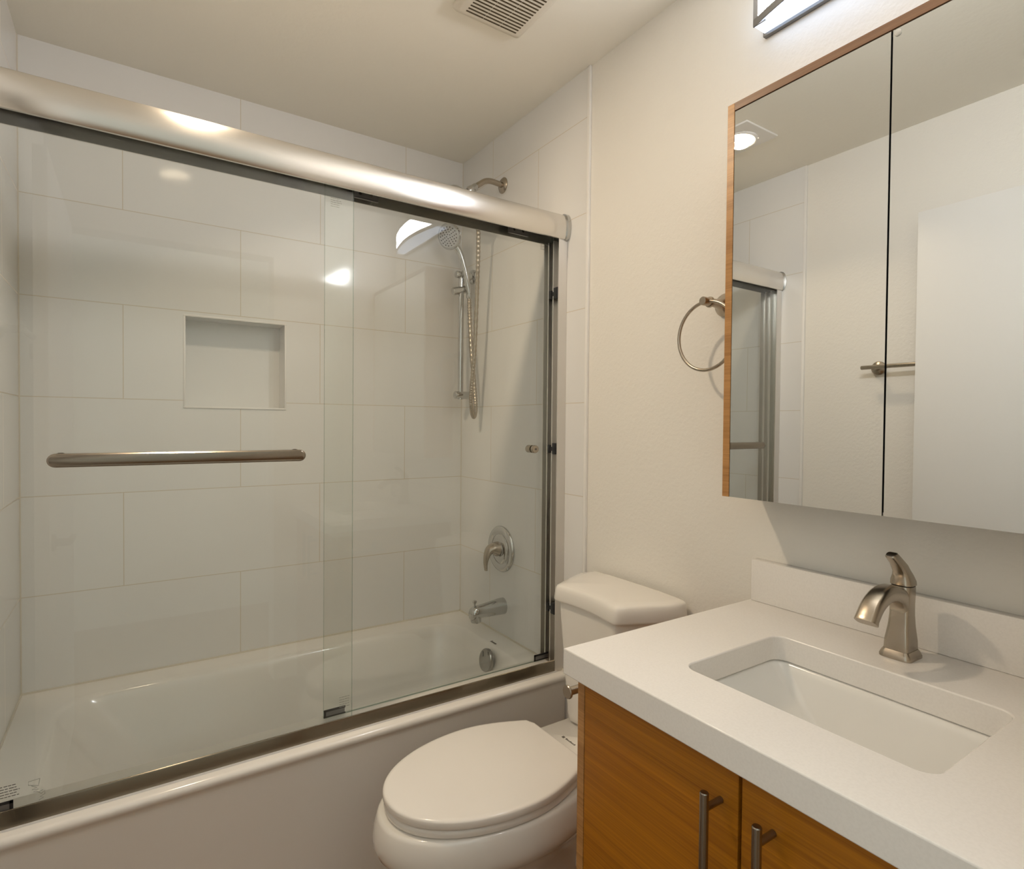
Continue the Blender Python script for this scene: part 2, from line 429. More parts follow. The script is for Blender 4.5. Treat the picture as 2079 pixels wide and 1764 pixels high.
# ------------------------------------------------------------------ shower enclosure frame
fr = thing('shower_door_frame', 'satin metal frame of the tub sliding doors with wide curved header', 'shower frame', (-0.76, -0.71, ZR))
prof = [(-0.7505, 1.8965), (-0.7545, 1.901), (-0.7583, 1.911), (-0.7607, 1.923), (-0.7618, 1.935), (-0.7613, 1.947), (-0.7590, 1.959), (-0.7550, 1.969), (-0.7490, 1.9765), (-0.741, 1.980),
        (-0.664, 1.980), (-0.660, 1.976), (-0.660, 1.8975), (-0.664, 1.8975), (-0.664, 1.955), (-0.7435, 1.955), (-0.7435, 1.8965)]
bm = B(); prism(bm, prof, -W+0.002, -0.0135, 'x')
obj('header', bm, M['alu'], fr, angle=28)
bm = B(); box(bm, -W+0.002, -0.0135, -0.7425, -0.665, 1.944, 1.9545)
obj('header_channel', bm, M['rubber'], fr, label='dark inner channel of the header, standing in for its shade')  # black colour stands in for the unlit inside of the header
cap = [(-0.7495, 1.893), (-0.7575, 1.899), (-0.7640, 1.912), (-0.7672, 1.928), (-0.7677, 1.940), (-0.7660, 1.955), (-0.7615, 1.969), (-0.7535, 1.979), (-0.742, 1.984), (-0.658, 1.984), (-0.656, 1.980), (-0.656, 1.893)]
for x0, x1 in ((-0.0135, -0.0006), (-W+0.0006, -W+0.0022)):
    bm = B(); prism(bm, cap, x0, x1, 'x'); obj('end_cap', bm, M['chrome'], fr, angle=28, bevel=0.0012, label='polished end cap')
# uprights: shallow E-channels against the walls
for s in (1, -1):
    X = (lambda q: q) if s == 1 else (lambda q: -W-q)
    poly = [(0, -0.7455), (-0.036, -0.7455), (-0.036, -0.7425), (-0.010, -0.7425), (-0.010, -0.716), (-0.0345, -0.716), (-0.0345, -0.711), (-0.010, -0.711),
            (-0.010, -0.689), (-0.0345, -0.689), (-0.0345, -0.684), (-0.010, -0.684), (-0.010, -0.663), (-0.036, -0.663), (-0.036, -0.660), (0, -0.660)]
    bm = B(); prism(bm, [(X(a if a else -0.0006), b) for a, b in poly], ZR+0.0005, 1.897, 'z')
    obj('upright', bm, M['alu_v'], fr, smooth=False)
    if s == 1:
        for zc in (1.717, 1.188, 0.64):
            bm = B(); box(bm, -0.0375, -0.0105, -0.7405, -0.7185, zc-0.019, zc+0.019); box(bm, -0.0375, -0.0105, -0.708, -0.692, zc-0.016, zc+0.012)
            box(bm, -0.036, -0.012, -0.7185, -0.708, zc-0.008, zc+0.006)
            obj('bumper', bm, M['rubber'], fr, bevel=0.0015, label='black rubber bumper')
# bottom track
tp = [(-0.7455, ZR+0.0005), (-0.7455, 0.4635), (-0.7445, 0.4665), (-0.7425, 0.4675), (-0.7405, 0.4668), (-0.7395, 0.4600), (-0.7308, 0.4600), (-0.7308, ZR+0.0005)]
bm = B(); prism(bm, tp, -W+0.037, -0.037, 'x'); obj('bottom_track', bm, M['alu_dark_reflect'], fr, angle=25, label='satin face of the bottom track, dark reflection put into its colour')
bm = B(); prism(bm, [(-0.7306, ZR+0.0005), (-0.7306, 0.4500), (-0.7295, 0.4510), (-0.6700, 0.4510), (-0.665, 0.448), (-0.662, ZR+0.0005)], -W+0.037, -0.037, 'x'); obj('track_tread', bm, M['track_top_lit'], fr, angle=25)
bm = B(); prism(bm, [(-0.7475, ZR+0.0004), (-0.7475, 0.4305), (-0.7460, 0.4305), (-0.7460, ZR+0.0004)], -W+0.03, -0.030, 'x')
obj('sealant_line', bm, M['white_trim'], fr)

def pane(name, label, x0, x1, y, zb):
    p = thing(name, label, 'glass door', ((x0+x1)/2, y, zb), 'sliding glass shower panels')
    bm = B(); vs = box(bm, x0, x1, y-0.003, y+0.003, zb, 1.925)
    bm.normal_update()
    for f in bm.faces:
        f.material_index = 0 if abs(f.normal.y) > 0.5 else 1
    obj('glass', bm, [M['glass'], M['glass_edge']], p, smooth=False)
    return p
YO, YI = -0.7352, -0.686
pl = pane('sliding_glass_panel', 'left sliding glass shower panel, carrying the long flat towel bar handle', -W+0.012, -0.7335, YO, 0.4608)
pr = pane('sliding_glass_panel', 'right sliding glass shower panel beside the shower valve, with a small round knob', -0.797, -0.020, YI, 0.4522)
# towel-bar handle on the outer panel
bm = B()
zc, hh, xl, xr, yb = 1.186, 0.0145, -1.385, -0.865, -0.7625
def stad(y):
    out = []
    for i in range(13):
        a = -PI/2+PI*i/12; out.append(Vector((xr-hh+hh*math.cos(a), y, zc+hh*math.sin(a))))
    for i in range(13):
        a = PI/2+PI*i/12; out.append(Vector((xl+hh+hh*math.cos(a), y, zc+hh*math.sin(a))))
    return out
def ins(r, y, k):
    c = Vector(((xl+xr)/2, y, zc)); o = []
    for v in r:
        q = v.copy(); q.y = y
        q.z = zc+(v.z-zc)*k
        q.x = v.x-(0.003 if v.x > c.x else -0.003)*(1-k)/0.2
        o.append(q)
    return o
s0 = stad(yb)
loft(bm, [ins(s0, yb+0.005, 0.8), ins(s0, yb+0.004, 1.0), ins(s0, yb-0.002, 1.0), ins(s0, yb-0.005, 0.8)])
hb = obj('towel_bar_handle', bm, M['nickel_dark_reflect'], pl, angle=40, label='long flat brushed metal handle bar')
for x in (xl+0.022, xr-0.022):
    bm = B(); lathe(bm, [(0.0095, 0), (0.0095, 0.0165), (0.013, 0.0165), (0.013, 0.0208)], (x, yb+0.003, zc+0.003), (0, 1, 0), 20)
    obj('post', bm, M['chrome'], hb)
# knob through the inner panel
kx, kz = -0.092, 1.186
bm = B(); lathe(bm, [(0.0, -0.015), (0.0125, -0.0145), (0.0135, -0.012), (0.0135, -0.0032), (0.009, -0.0031)], (kx, YI, kz), (0, 1, 0), 28)
lathe(bm, [(0.009, 0.0031), (0.0135, 0.0032), (0.0135, 0.028), (0.012, 0.031), (0, 0.031)], (kx, YI, kz), (0, 1, 0), 28)
kn = obj('knob', bm, M['nickel'], pr, label='small round knob')
bm = B(); lathe(bm, [(0.0035, -0.0165), (0.0035, -0.0145)], (kx, YI, kz), (0, 1, 0), 12); obj('screw', bm, M['mark'], kn)
# roller hangers at the head of each panel
def hanger(p, x0, x1, y):
    bm = B(); box(bm, x0, x1, y-0.0068, y-0.0034, 1.899, 1.9375); box(bm, x0+0.004, x1-0.002, y-0.0080, y-0.0034, 1.8985, 1.9035)
    h = obj('roller_hanger', bm, M['lamp_grey'], p, bevel=0.001)
    for k in (0.28, 0.72):
        bm = B(); lathe(bm, [(0.0042, 0), (0.0042, 0.0008), (0.0, 0.0012)], (x0+(x1-x0)*k, y-0.0068, 1.913), (0, -1, 0), 14); obj('screw', bm, M['chrome'], h)
hanger(pl, -1.449, -1.365, YO); hanger(pl, -0.897, -0.826, YO)
hanger(pr, -0.722, -0.648, YI); hanger(pr, -0.205, -0.125, YI)
# black guides at the feet of the panels
def guide(p, x0, x1, y, left, zb):
    bm = B(); h = 0.022
    box(bm, x0, x1, y-0.0045, y-0.0032, zb+h-0.006, zb+h)
    if left: box(bm, x0, x0+0.006, y-0.0045, y-0.0032, zb, zb+h)
    else: box(bm, x1-0.006, x1, y-0.0045, y-0.0032, zb, zb+h)
    box(bm, x0, x1, y-0.0045, y-0.0032, zb, zb+0.004)
    g_ = obj('bottom_guide', bm, M['rubber'], p, smooth=False, label='black plastic guide')
    bm = bx(x0+0.006, x1-0.002, y-0.0040, y-0.0032, zb+0.004, zb+h-0.006); obj('guide_insert', bm, M['lamp_grey'], g_, smooth=False)
guide(pl, -W+0.014, -1.444, YO, False, 0.4625)
guide(pr, -0.797, -0.737, YI, True, 0.4530)
guide(pr, -0.083, -0.022, YI, True, 0.4530)
# etched safety marks: rows of tiny strokes, unreadable at this size
def etched(p, x0, z0, wdt, rows, dz, y, mat, name='etched_mark'):
    bm = B(); rnd = random.Random(int(abs(x0*1000)))
    for r_ in range(rows):
        x = x0; end = x0+wdt*rnd.choice((1, 0.95, 0.8))
        while x < end:
            l = rnd.uniform(0.003, 0.008)
            box(bm, x, min(x+l, end), y-0.0036, y-0.0032, z0-r_*dz-0.0014, z0-r_*dz); x += l+rnd.uniform(0.0008, 0.002)
    obj(name, bm, mat, p, smooth=False)
etched(pl, -1.466, 0.516, 0.034, 5, 0.0056, YO, M['mark'])
etched(pl, -0.769, 0.524, 0.028, 5, 0.0066, YO, M['mark_soft'])
etched(pr, -0.782, 1.886, 0.030, 5, 0.0056, YI, M['mark_soft'])
etched(pr, -0.072, 1.890, 0.022, 5, 0.0050, YI, M['mark_soft'])
bm = B()
def scrib(pts, r=0.0006): tube(bm, [(a, YO-0.0036, b) for a, b in pts], r, 5)
scrib([(-1.4010, 0.5145), (-1.4035, 0.500), (-1.4200, 0.5060), (-1.4200, 0.5130), (-1.4010, 0.5145)])
scrib([(-1.4150, 0.503), (-1.4060, 0.497), (-1.4140, 0.4945), (-1.4030, 0.4925), (-1.4120, 0.489), (-1.4020, 0.4865), (-1.3960, 0.489)])
scrib([(-1.4060, 0.4885), (-1.3985, 0.4815), (-1.3930, 0.487), (-1.3930, 0.479), (-1.4010, 0.4755), (-1.3950, 0.4725), (-1.4030, 0.4690)])
obj('etched_logo', bm, M['mark_soft'], pl, label='small etched script mark')

# ------------------------------------------------------------------ shower arm and head (wall mounted)
ya = -0.336
sh = thing('overhead_shower', 'bent nickel shower arm high on the tiled wall, above the glass doors', 'shower', (0, ya, 2.22))
bm = B(); lathe(bm, [(0.031, 0.0004), (0.031, 0.003), (0.024, 0.009), (0.013, 0.011), (0.0115, 0.011)], (0, ya, 2.220), (-1, 0, 0), 36)
obj('flange', bm, M['nickel'], sh)
bm = B(); tube(bm, catmull([(-0.002, ya, 2.220), (-0.03, ya, 2.2225), (-0.06, ya, 2.2235), (-0.085, ya, 2.217), (-0.105, ya, 2.203), (-0.126, ya, 2.187)], 6), 0.0108, 18)
obj('arm', bm, M['nickel'], sh)
bm = B(); dd = Vector((-0.75, 0, -0.62)).normalized(); o0 = Vector((-0.125, ya, 2.187))
lathe(bm, [(0.013, 0), (0.0145, 0.004), (0.0145, 0.020), (0.016, 0.022), (0.018, 0.034), (0.014, 0.045)], o0, dd, 24)
dv = obj('diverter', bm, M['chrome'], sh)
bm = B(); o1 = o0+dd*0.045
lathe(bm, [(0.012, 0), (0.016, 0.008), (0.024, 0.022), (0.050, 0.048), (0.053, 0.054), (0.053, 0.064), (0.049, 0.066), (0, 0.066)], o1, dd, 36)
hd = obj('shower_head', bm, M['chrome'], sh)
bm = B(); n_, b_ = frame_from(dd)
for rr, cnt in ((0.012, 6), (0.025, 12), (0.038, 18)):
    for k in range(cnt):
        a = 2*PI*k/cnt; lathe(bm, [(0.0022, 0), (0.0022, 0.0025)], o1+dd*0.066+rr*(math.cos(a)*n_+math.sin(a)*b_), dd, 6)
obj('nozzles', bm, M['nozzle'], hd)

# ------------------------------------------------------------------ slide bar
yb_ = -0.100; xbar = -0.060
sb = thing('slide_bar', 'vertical chrome slide bar in the shower corner', 'slide bar', (0, yb_, 1.39))
bm = B(); tube(bm, [(xbar, yb_, 1.375), (xbar, yb_, 1.912)], 0.0118, 20); obj('rail', bm, M['chrome'], sb)
for zz, nm in ((1.906, 'wall_bracket'), (1.393, 'wall_bracket')):
    bm = B(); lathe(bm, [(0.031, 0.0004), (0.031, 0.006), (0.026, 0.011), (0.0165, 0.014), (0.0155, 0.03), (0.0155, 0.082), (0.013, 0.0855), (0, 0.086)] if zz > 1.8 else
                    [(0.018, 0.0004), (0.0165, 0.02), (0.0165, 0.085), (0.014, 0.088), (0, 0.0885)], (0, yb_, zz), (-1, 0, 0), 28)
    obj(nm, bm, M['chrome'], sb)
bm = B(); sd_ = Vector((-0.75, -0.62, -0.12)).normalized(); sc_ = Vector((xbar, yb_, 1.842))
lathe(bm, [(0.012, -0.040), (0.0165, -0.038), (0.0165, 0.038), (0.014, 0.041), (0, 0.0415)], sc_, Vector((-0.93, 0.05, -0.25)), 26)
obj('slider', bm, M['chrome'], sb)

# ------------------------------------------------------------------ hand shower held in the slider, with hose
hs = thing('hand_shower', 'chrome hand shower with a round head held on the slide bar, hose hanging', 'hand shower', (-0.045, -0.125, 1.83))
hpts = catmull([(-0.036, -0.128, 1.825), (-0.044, -0.128, 1.865), (-0.058, -0.126, 1.925), (-0.078, -0.124, 1.985), (-0.098, -0.122, 2.015), (-0.112, -0.120, 2.030)], 6)
nH = len(hpts); bm = B(); tube(bm, hpts, [0.0115+0.0035*(i/(nH-1)) for i in range(nH)], 18)
obj('handle', bm, M['chrome'], hs)
hc = Vector((-0.128, -0.122, 2.052)); ha = Vector((-0.72, -0.48, -0.28)).normalized()
bm = B(); lathe(bm, [(0.0, -0.026), (0.020, -0.024), (0.041, -0.015), (0.053, -0.003), (0.054, 0.004), (0.050, 0.008), (0.0455, 0.0085), (0, 0.0085)], hc, ha, 44)
hh_ = obj('spray_head', bm, M['chrome'], hs)
bm = B(); lathe(bm, [(0.045, 0.008), (0.045, 0.0095), (0.0, 0.0105)], hc, ha, 40); fc = obj('spray_face', bm, M['satin_head'], hh_)
n_, b_ = frame_from(ha); bm = B()
for rr, cnt in ((0.009, 5), (0.0185, 9), (0.028, 13), (0.0375, 17)):
    for k in range(cnt):
        a = 2*PI*(k+0.3*rr*100 % 1)/cnt
        lathe(bm, [(0.0026, 0), (0.0026, 0.0018)], hc+ha*0.0095+rr*(math.cos(a)*n_+math.sin(a)*b_), ha, 6)
obj('spray_nozzles', bm, M['nozzle'], hh_)
bm = B(); lathe(bm, [(0.010, 0), (0.0125, 0.003), (0.0125, 0.018), (0.009, 0.024)], (-0.036, -0.128, 1.826), (0.05, 0.1, -1), 20); obj('hose_nut', bm, M['chrome'], hs)
hose = catmull([(-0.150, -0.333, 2.158), (-0.118, -0.318, 2.120), (-0.100, -0.310, 2.056), (-0.087, -0.29, 1.937), (-0.080, -0.27, 1.785), (-0.076, -0.25, 1.591), (-0.077, -0.235, 1.472), (-0.078, -0.225, 1.392),
                (-0.067, -0.212, 1.326), (-0.050, -0.200, 1.299), (-0.036, -0.190, 1.330), (-0.033, -0.175, 1.416), (-0.037, -0.155, 1.563), (-0.036, -0.136, 1.712), (-0.036, -0.128, 1.802)], 30)
bm = B(); tube(bm, hose, [0.0078+0.0012*(1 if (i//2) % 2 else 0) for i in range(len(hose))], 10)
obj('hose', bm, M['nickel'], hs, smooth=True, angle=60)

# ------------------------------------------------------------------ tub valve and spout
yv, zv = -0.348, 0.771
va = thing('shower_valve', 'round chrome shower valve plate with a nickel lever pointing down', 'valve', (0, yv, zv))
bm = B(); lathe(bm, [(0.092, 0.0004), (0.092, 0.006), (0.087, 0.012), (0.075, 0.0155), (0.068, 0.014), (0.064, 0.0105), (0.060, 0.0105), (0.058, 0.013), (0.045, 0.016), (0.032, 0.017), (0.031, 0.022)], (0, yv, zv), (-1, 0, 0), 56)
obj('escutcheon', bm, M['chrome'], va, angle=50)
bm = B()
lathe(bm, [(0.026, 0.018), (0.027, 0.022), (0.026, 0.030)], (0, yv, zv), (-1, 0, 0), 28)
obj('collar', bm, M['mark'], va)
bm = B()
lp = catmull([(-0.024, yv, zv+0.002), (-0.045, yv, zv+0.004), (-0.060, yv, zv-0.002), (-0.071, yv, zv-0.022), (-0.076, yv, zv-0.048), (-0.074, yv, zv-0.078)], 6)
nl = len(lp); rings = []
for i, p in enumerate(lp):
    tt = i/(nl-1); wy = 0.0245*(1-tt)**1.2+0.0095; th = 0.0245*(1-tt)**1.6+0.0052
    a = lp[max(i-1, 0)]; b = lp[min(i+1, nl-1)]; tg = (b-a).normalized(); nrm = Vector((tg.z, 0, -tg.x))
    rings.append([p+Vector((0, 1, 0))*wy*math.cos(2*PI*k/20)+nrm*th*math.sin(2*PI*k/20) for k in range(20)])
loft(bm, rings); obj('lever', bm, M['nickel'], va, angle=60, label='brushed nickel lever')

ys, zs = -0.362, 0.545
sp = thing('tub_spout', 'chrome tub spout with a pull-up diverter knob below the valve', 'spout', (0, ys, zs))
bm = B(); rings = []
for (x, zc_, hz, hy) in ((-0.0005, 0.545, 0.033, 0.030), (-0.02, 0.545, 0.0325, 0.0295), (-0.06, 0.543, 0.029, 0.027), (-0.10, 0.541, 0.026, 0.025), (-0.118, 0.540, 0.026, 0.0245), (-0.135, 0.538, 0.0265, 0.0235), (-0.146, 0.535, 0.024, 0.020), (-0.151, 0.532, 0.016, 0.014)):
    rings.append([Vector((x, ys+hy*math.cos(2*PI*k/28), zc_+hz*math.sin(2*PI*k/28))) for k in range(28)])
loft(bm, rings); lathe(bm, [(0.0205, 0), (0.021, 0.03), (0.019, 0.034)], (-0.126, ys, 0.536), (0, 0, -1), 24)
sb_ = obj('spout_body', bm, M['chrome'], sp, angle=50)
bm = B(); lathe(bm, [(0.0035, 0), (0.0035, 0.014), (0.0085, 0.017), (0.0085, 0.024), (0.005, 0.026), (0, 0.026)], (-0.132, ys, 0.561), (0, 0, 1), 16)
obj('diverter_knob', bm, M['chrome'], sp)

# ------------------------------------------------------------------ toilet
TY = -1.085
to = thing('toilet', 'white two-piece toilet with a closed lid between tub and vanity', 'toilet', (-0.45, TY, 0))
def plan(xb, xt, wmax, wback, z, squash=1.0, n=40):
    """egg-shaped plan: flat-ish back at xb, tip at xt"""
    out = []
    L_ = xb-xt
    half = []
    k = 0.42
    for i in range(n//2):
        s_ = i/(n//2); half.append((xb-L_*k*s_, wback+(wmax-wback)*math.sin(s_*PI/2)))
    for i in range(n+1):
        ph = PI/2*i/n; half.append((xb-L_*k-L_*(1-k)*math.sin(ph), wmax*math.cos(ph)**0.97))
    rc = 0.022
    # round the back corners
    half[0] = (xb, wback-rc)
    half.insert(1, (xb-rc*0.3, wback-rc*0.3))
    # denser tip
    pts = [(x, TY+wy) for x, wy in half]+[(x, TY-wy) for x, wy in half[::-1][1:]]
    return [Vector((x, y, z)) for x, y in pts]
def scale_ring(r, k, z, c):
    return [Vector((c[0]+(v.x-c[0])*k[0], c[1]+(v.y-c[1])*k[1], z)) for v in r]
lidr = plan(-0.292, -0.768, 0.181, 0.122, 0.0)
c0 = (-0.53, TY)
bm = B()
loft(bm, [scale_ring(lidr, (0.97, 0.955), 0.4105, c0), scale_ring(lidr, (0.995, 0.993), 0.4125, c0), scale_ring(lidr, (1, 1), 0.416, c0), scale_ring(lidr, (1, 1), 0.4265, c0), scale_ring(lidr, (0.996, 0.992), 0.4295, c0), scale_ring(lidr, (0.984, 0.970), 0.4315, c0), scale_ring(lidr, (0.96, 0.93), 0.4325, c0), scale_ring(lidr, (0.6, 0.55), 0.4345, c0), scale_ring(lidr, (0.05, 0.05), 0.4350, c0)])
ld = obj('seat_lid', bm, M['seat_plastic'], to, angle=50)
bm = B()
loft(bm, [scale_ring(lidr, (0.96, 0.93), 0.3885, c0), scale_ring(lidr, (0.985, 0.97), 0.392, c0), scale_ring(lidr, (0.99, 0.975), 0.398, c0), scale_ring(lidr, (0.985, 0.97), 0.405, c0), scale_ring(lidr, (0.965, 0.94), 0.4085, c0), scale_ring(lidr, (0.8, 0.72), 0.409, c0)])
obj('seat', bm, M['seat_plastic'], to, angle=50)
for s in (1, -1):
    bm = B(); box(bm, -0.284, -0.2755, TY+s*0.080-0.008, TY+s*0.080+0.008, 0.4005, 0.4115)
    obj('hinge_cap', bm, M['lamp_grey'], to, bevel=0.002)
# bowl
bowl = plan(-0.24, -0.792, 0.190, 0.135, 0.0)
cb = (-0.52, TY)
def bring(z, kx, ky, dx=0.0):
    r = scale_ring(bowl, (kx, ky), z, cb); return [Vector((v.x+dx, v.y, v.z)) for v in r]
bm = B()
loft(bm, [bring(0.001, 0.78, 0.60, 0.06), bring(0.03, 0.77, 0.585, 0.06), bring(0.09, 0.72, 0.52, 0.065), bring(0.16, 0.73, 0.55, 0.06), bring(0.22, 0.77, 0.64, 0.045), bring(0.262, 0.84, 0.78, 0.025), bring(0.287, 0.905, 0.88, 0.012), bring(0.302, 0.955, 0.95, 0.004),
          bring(0.314, 0.985, 0.985, 0.0), bring(0.328, 1.0, 1.0, 0.0), bring(0.343, 0.998, 0.998, 0.0), bring(0.362, 0.985, 0.985, 0.0), bring(0.379, 0.966, 0.965, 0), bring(0.3865, 0.952, 0.945, 0), bring(0.388, 0.93, 0.91, 0), bring(0.3885, 0.5, 0.5, 0)])
obj('bowl', bm, M['porcelain'], to, angle=60)
# deck between bowl and tank
bm = B(); rr = [Vector((a, b, 0)) for a, b in rrect(-0.20, TY, 0.115, 0.118, 0.02)]
loft(bm, [scale_ring(rr, (0.8, 0.8), 0.14, (-0.2, TY)), scale_ring(rr, (0.9, 0.93), 0.30, (-0.2, TY)), scale_ring(rr, (1, 1), 0.375, (-0.2, TY)), scale_ring(rr, (1, 1), 0.395, (-0.2, TY)), scale_ring(rr, (0.96, 0.96), 0.4005, (-0.2, TY))])
obj('deck', bm, M['porcelain'], to, angle=50)
bm = B(); box(bm, -0.2405, -0.2325, -1.0495, -1.0415, 0.4006, 0.4012)
for i in range(7):
    hgt = 0.004 if i % 3 else 0.0055
    box(bm, -0.2385, -0.2385+hgt, -1.0555-0.0058*i-0.0040, -1.0555-0.0058*i, 0.4006, 0.4011)
obj('printed_logo', bm, M['mark'], to, smooth=False, label='tiny dark printed mark')
# tank
def tank_plan(k, inset, fx):
    """half outline: bow front with scalloped middle"""
    P = [(-0.012, 0.196), (-0.035, 0.200), (-0.075, 0.192), (-0.125, 0.168), (-0.168, 0.148), (-0.193, 0.1365), (-0.202, 0.131), (-0.2065, 0.124), (-0.2075, 0.114), (-0.2045, 0.090), (-0.199, 0.055), (-0.196, 0.018)]
    pts = P+[(x, -y) for x, y in P[::-1]]
    out = []
    for x, y in pts:
        out.append((-0.012+(x+0.012)*fx, TY+y*k))
    return out
def tring(z, k, fx): return [Vector((x, y, z)) for x, y in tank_plan(k, 0, fx)]
bm = B()
loft(bm, [tring(0.4015, 0.70, 0.78), tring(0.41, 0.745, 0.83), tring(0.43, 0.765, 0.845), tring(0.55, 0.82, 0.88), tring(0.68, 0.88, 0.92), tring(0.735, 0.91, 0.935), tring(0.757, 0.92, 0.94)])
obj('tank', bm, M['porcelain'], to, angle=60)
bm = B()
loft(bm, [tring(0.7555, 0.965, 0.965), tring(0.757, 0.995, 0.995), tring(0.763, 1.006, 1.006), tring(0.788, 0.990, 0.990), tring(0.797, 0.980, 0.978), tring(0.8015, 0.963, 0.958), tring(0.804, 0.935, 0.925), tring(0.8065, 0.82, 0.82), tring(0.809, 0.5, 0.6), tring(0.8095, 0.2, 0.4)])
obj('tank_lid', bm, M['porcelain'], to, angle=60)
# ------------------------------------------------------------------ vanity cabinet
VY0, VY1 = -1.478, -2.165
XF = -0.552
vc = thing('vanity_cabinet', 'orange-brown wood vanity cabinet with two doors under the white counter', 'cabinet', (-0.28, -1.82, 0))
bm = B(); box(bm, XF, 0.004, VY0-0.018, VY0, 0.0, 0.8135)
obj('side_panel', bm, M['wood_edge'], vc, bevel=0.0006, segs=1)
bm = B(); box(bm, XF, 0.004, VY1, VY1+0.018, 0.0, 0.8135)
obj('side_panel', bm, M['wood_edge'], vc, bevel=0.0006, segs=1)
bm = B(); box(bm, -0.525, 0.0, VY1+0.0185, VY0-0.0185, 0.10, 0.118); box(bm, -0.012, 0.0, VY1+0.0185, VY0-0.0185, 0.118, 0.8)
box(bm, -0.525, -0.515, VY1+0.0185, VY0-0.0185, 0.76, 0.8130); box(bm, -0.525, -0.51, -1.827, -1.813, 0.118, 0.76)
obj('carcass', bm, M['dark_gap'], vc, smooth=False)
bm = B(); box(bm, -0.49, -0.475, VY1+0.0185, VY0-0.0185, 0.0, 0.098); obj('toe_kick', bm, M['wood_door'], vc, smooth=False)
YS = -1.817
for (ya0, ya1, yh) in ((YS+0.0028, VY0-0.0195, -1.787), (VY1+0.0195, YS-0.0028, -1.866)):
    bm = B(); box(bm, XF, XF+0.020, ya0, ya1, 0.105, 0.8105)
    dr = obj('door', bm, M['wood_door'], vc, bevel=0.0008, segs=1)
    bm = B(); tube(bm, [(-0.588, yh, 0.576), (-0.588, yh, 0.5772), (-0.588, yh, 0.7708), (-0.588, yh, 0.772)], [0.0052, 0.0062, 0.0062, 0.0052], 24)
    hn = obj('handle', bm, M['nickel_dark_reflect'], dr, label='brushed nickel bar handle')
    for zz in (0.7490, 0.6):
        bm = B(); tube(bm, [(XF-0.0003, yh, zz), (-0.585, yh, zz)], 0.0048, 18); obj('standoff', bm, M['nickel_dark_reflect'], hn)

# ------------------------------------------------------------------ countertop with sink cut-out, backsplash, basin
ZC, ZB = 0.861, 0.8140
CX, CY0, CY1 = -0.578, -1.466, -2.168
SX0, SX1, SY0, SY1 = -0.453, -0.178, -2.006, -1.637
bm = B()
inn = rrect((SX0+SX1)/2, (SY0+SY1)/2, (SX1-SX0)/2, (SY1-SY0)/2, 0.024, 8)
def outer_pt(p):
    # project from sink centre to the slab's rectangle
    cx_, cy_ = (SX0+SX1)/2, (SY0+SY1)/2
    return p
n_in = len(inn)
out_rect = [(0.0055, CY0), (CX, CY0), (CX, CY1), (0.0055, CY1)]
# top & bottom faces via triangulated fill
def ringverts(pts, z): return [bm.verts.new((a, b, z)) for a, b in pts]
layers = []
for z in (ZC, ZB):
    o_ = ringverts(out_rect, z); i_ = ringverts(inn, z)
    eds = [bm.edges.new((o_[k], o_[(k+1) % 4])) for k in range(4)]+[bm.edges.new((i_[k], i_[(k+1) % n_in])) for k in range(n_in)]
    bmesh.ops.triangle_fill(bm, use_beauty=True, use_dissolve=False, edges=eds)
    layers.append((o_, i_))
(oT, iT), (oB, iB) = layers
for k in range(4): bm.faces.new((oT[k], oT[(k+1) % 4], oB[(k+1) % 4], oB[k]))
for k in range(n_in): bm.faces.new((iT[k], iB[k], iB[(k+1) % n_in], iT[(k+1) % n_in]))
bmesh.ops.dissolve_limit(bm, angle_limit=0.01, verts=bm.verts[:], edges=bm.edges[:])
ct = obj('countertop', bm, M['quartz'], smooth=True, angle=25)
mod = ct.modifiers.new('edge', 'BEVEL'); mod.width = 0.0022; mod.segments = 2; mod.limit_method = 'ANGLE'; mod.angle_limit = math.radians(40)
tag(ct, 'thick white quartz countertop with a rectangular sink cut-out', 'countertop')
bm = bx(-0.0195, 0.0055, CY1, CY0-0.006, ZC+0.0004, 0.9575)
bs = obj('backsplash', bm, M['quartz'], bevel=0.0012)
tag(bs, 'low white quartz backsplash along the wall behind the faucet', 'backsplash')
# basin (undermount): flange under the slab, sloping walls
bm = B()
def br_(x0, x1, y0, y1, z, r): return [Vector((a, b, z)) for a, b in rrect((x0+x1)/2, (y0+y1)/2, (x1-x0)/2, (y1-y0)/2, r, 8)]
z_ = ZB-0.0006
loft(bm, [br_(SX0-0.02, SX1+0.02, SY0-0.02, SY1+0.02, z_-0.012, 0.03), br_(SX0-0.02, SX1+0.02, SY0-0.02, SY1+0.02, z_, 0.03), br_(SX0-0.004, SX1+0.004, SY0-0.004, SY1+0.004, z_, 0.026),
          br_(SX0+0.001, SX1-0.001, SY0+0.001, SY1-0.001, z_-0.004, 0.026), br_(SX0+0.004, SX1-0.004, SY0+0.010, SY1-0.012, z_-0.014, 0.022), br_(SX0+0.016, SX1-0.020, SY0+0.075, SY1-0.080, z_-0.085, 0.014),
          br_(SX0+0.022, SX1-0.028, SY0+0.092, SY1-0.098, z_-0.100, 0.012), br_(SX0+0.034, SX1-0.040, SY0+0.110, SY1-0.115, z_-0.107, 0.010), br_(SX0+0.09, SX1-0.09, SY0+0.16, SY1-0.16, z_-0.112, 0.01)], False, True)
sk = obj('sink_basin', bm, M['basin'], angle=60)
tag(sk, 'white rectangular undermount sink basin set in the counter', 'sink')
bm = B(); lathe(bm, [(0.022, 0), (0.022, 0.003), (0.016, 0.004), (0.015, 0.001), (0, 0.001)], ((SX0+SX1)/2, (SY0+SY1)/2, z_-0.1118), (0, 0, 1), 28)
obj('drain', bm, M['nickel'], sk)

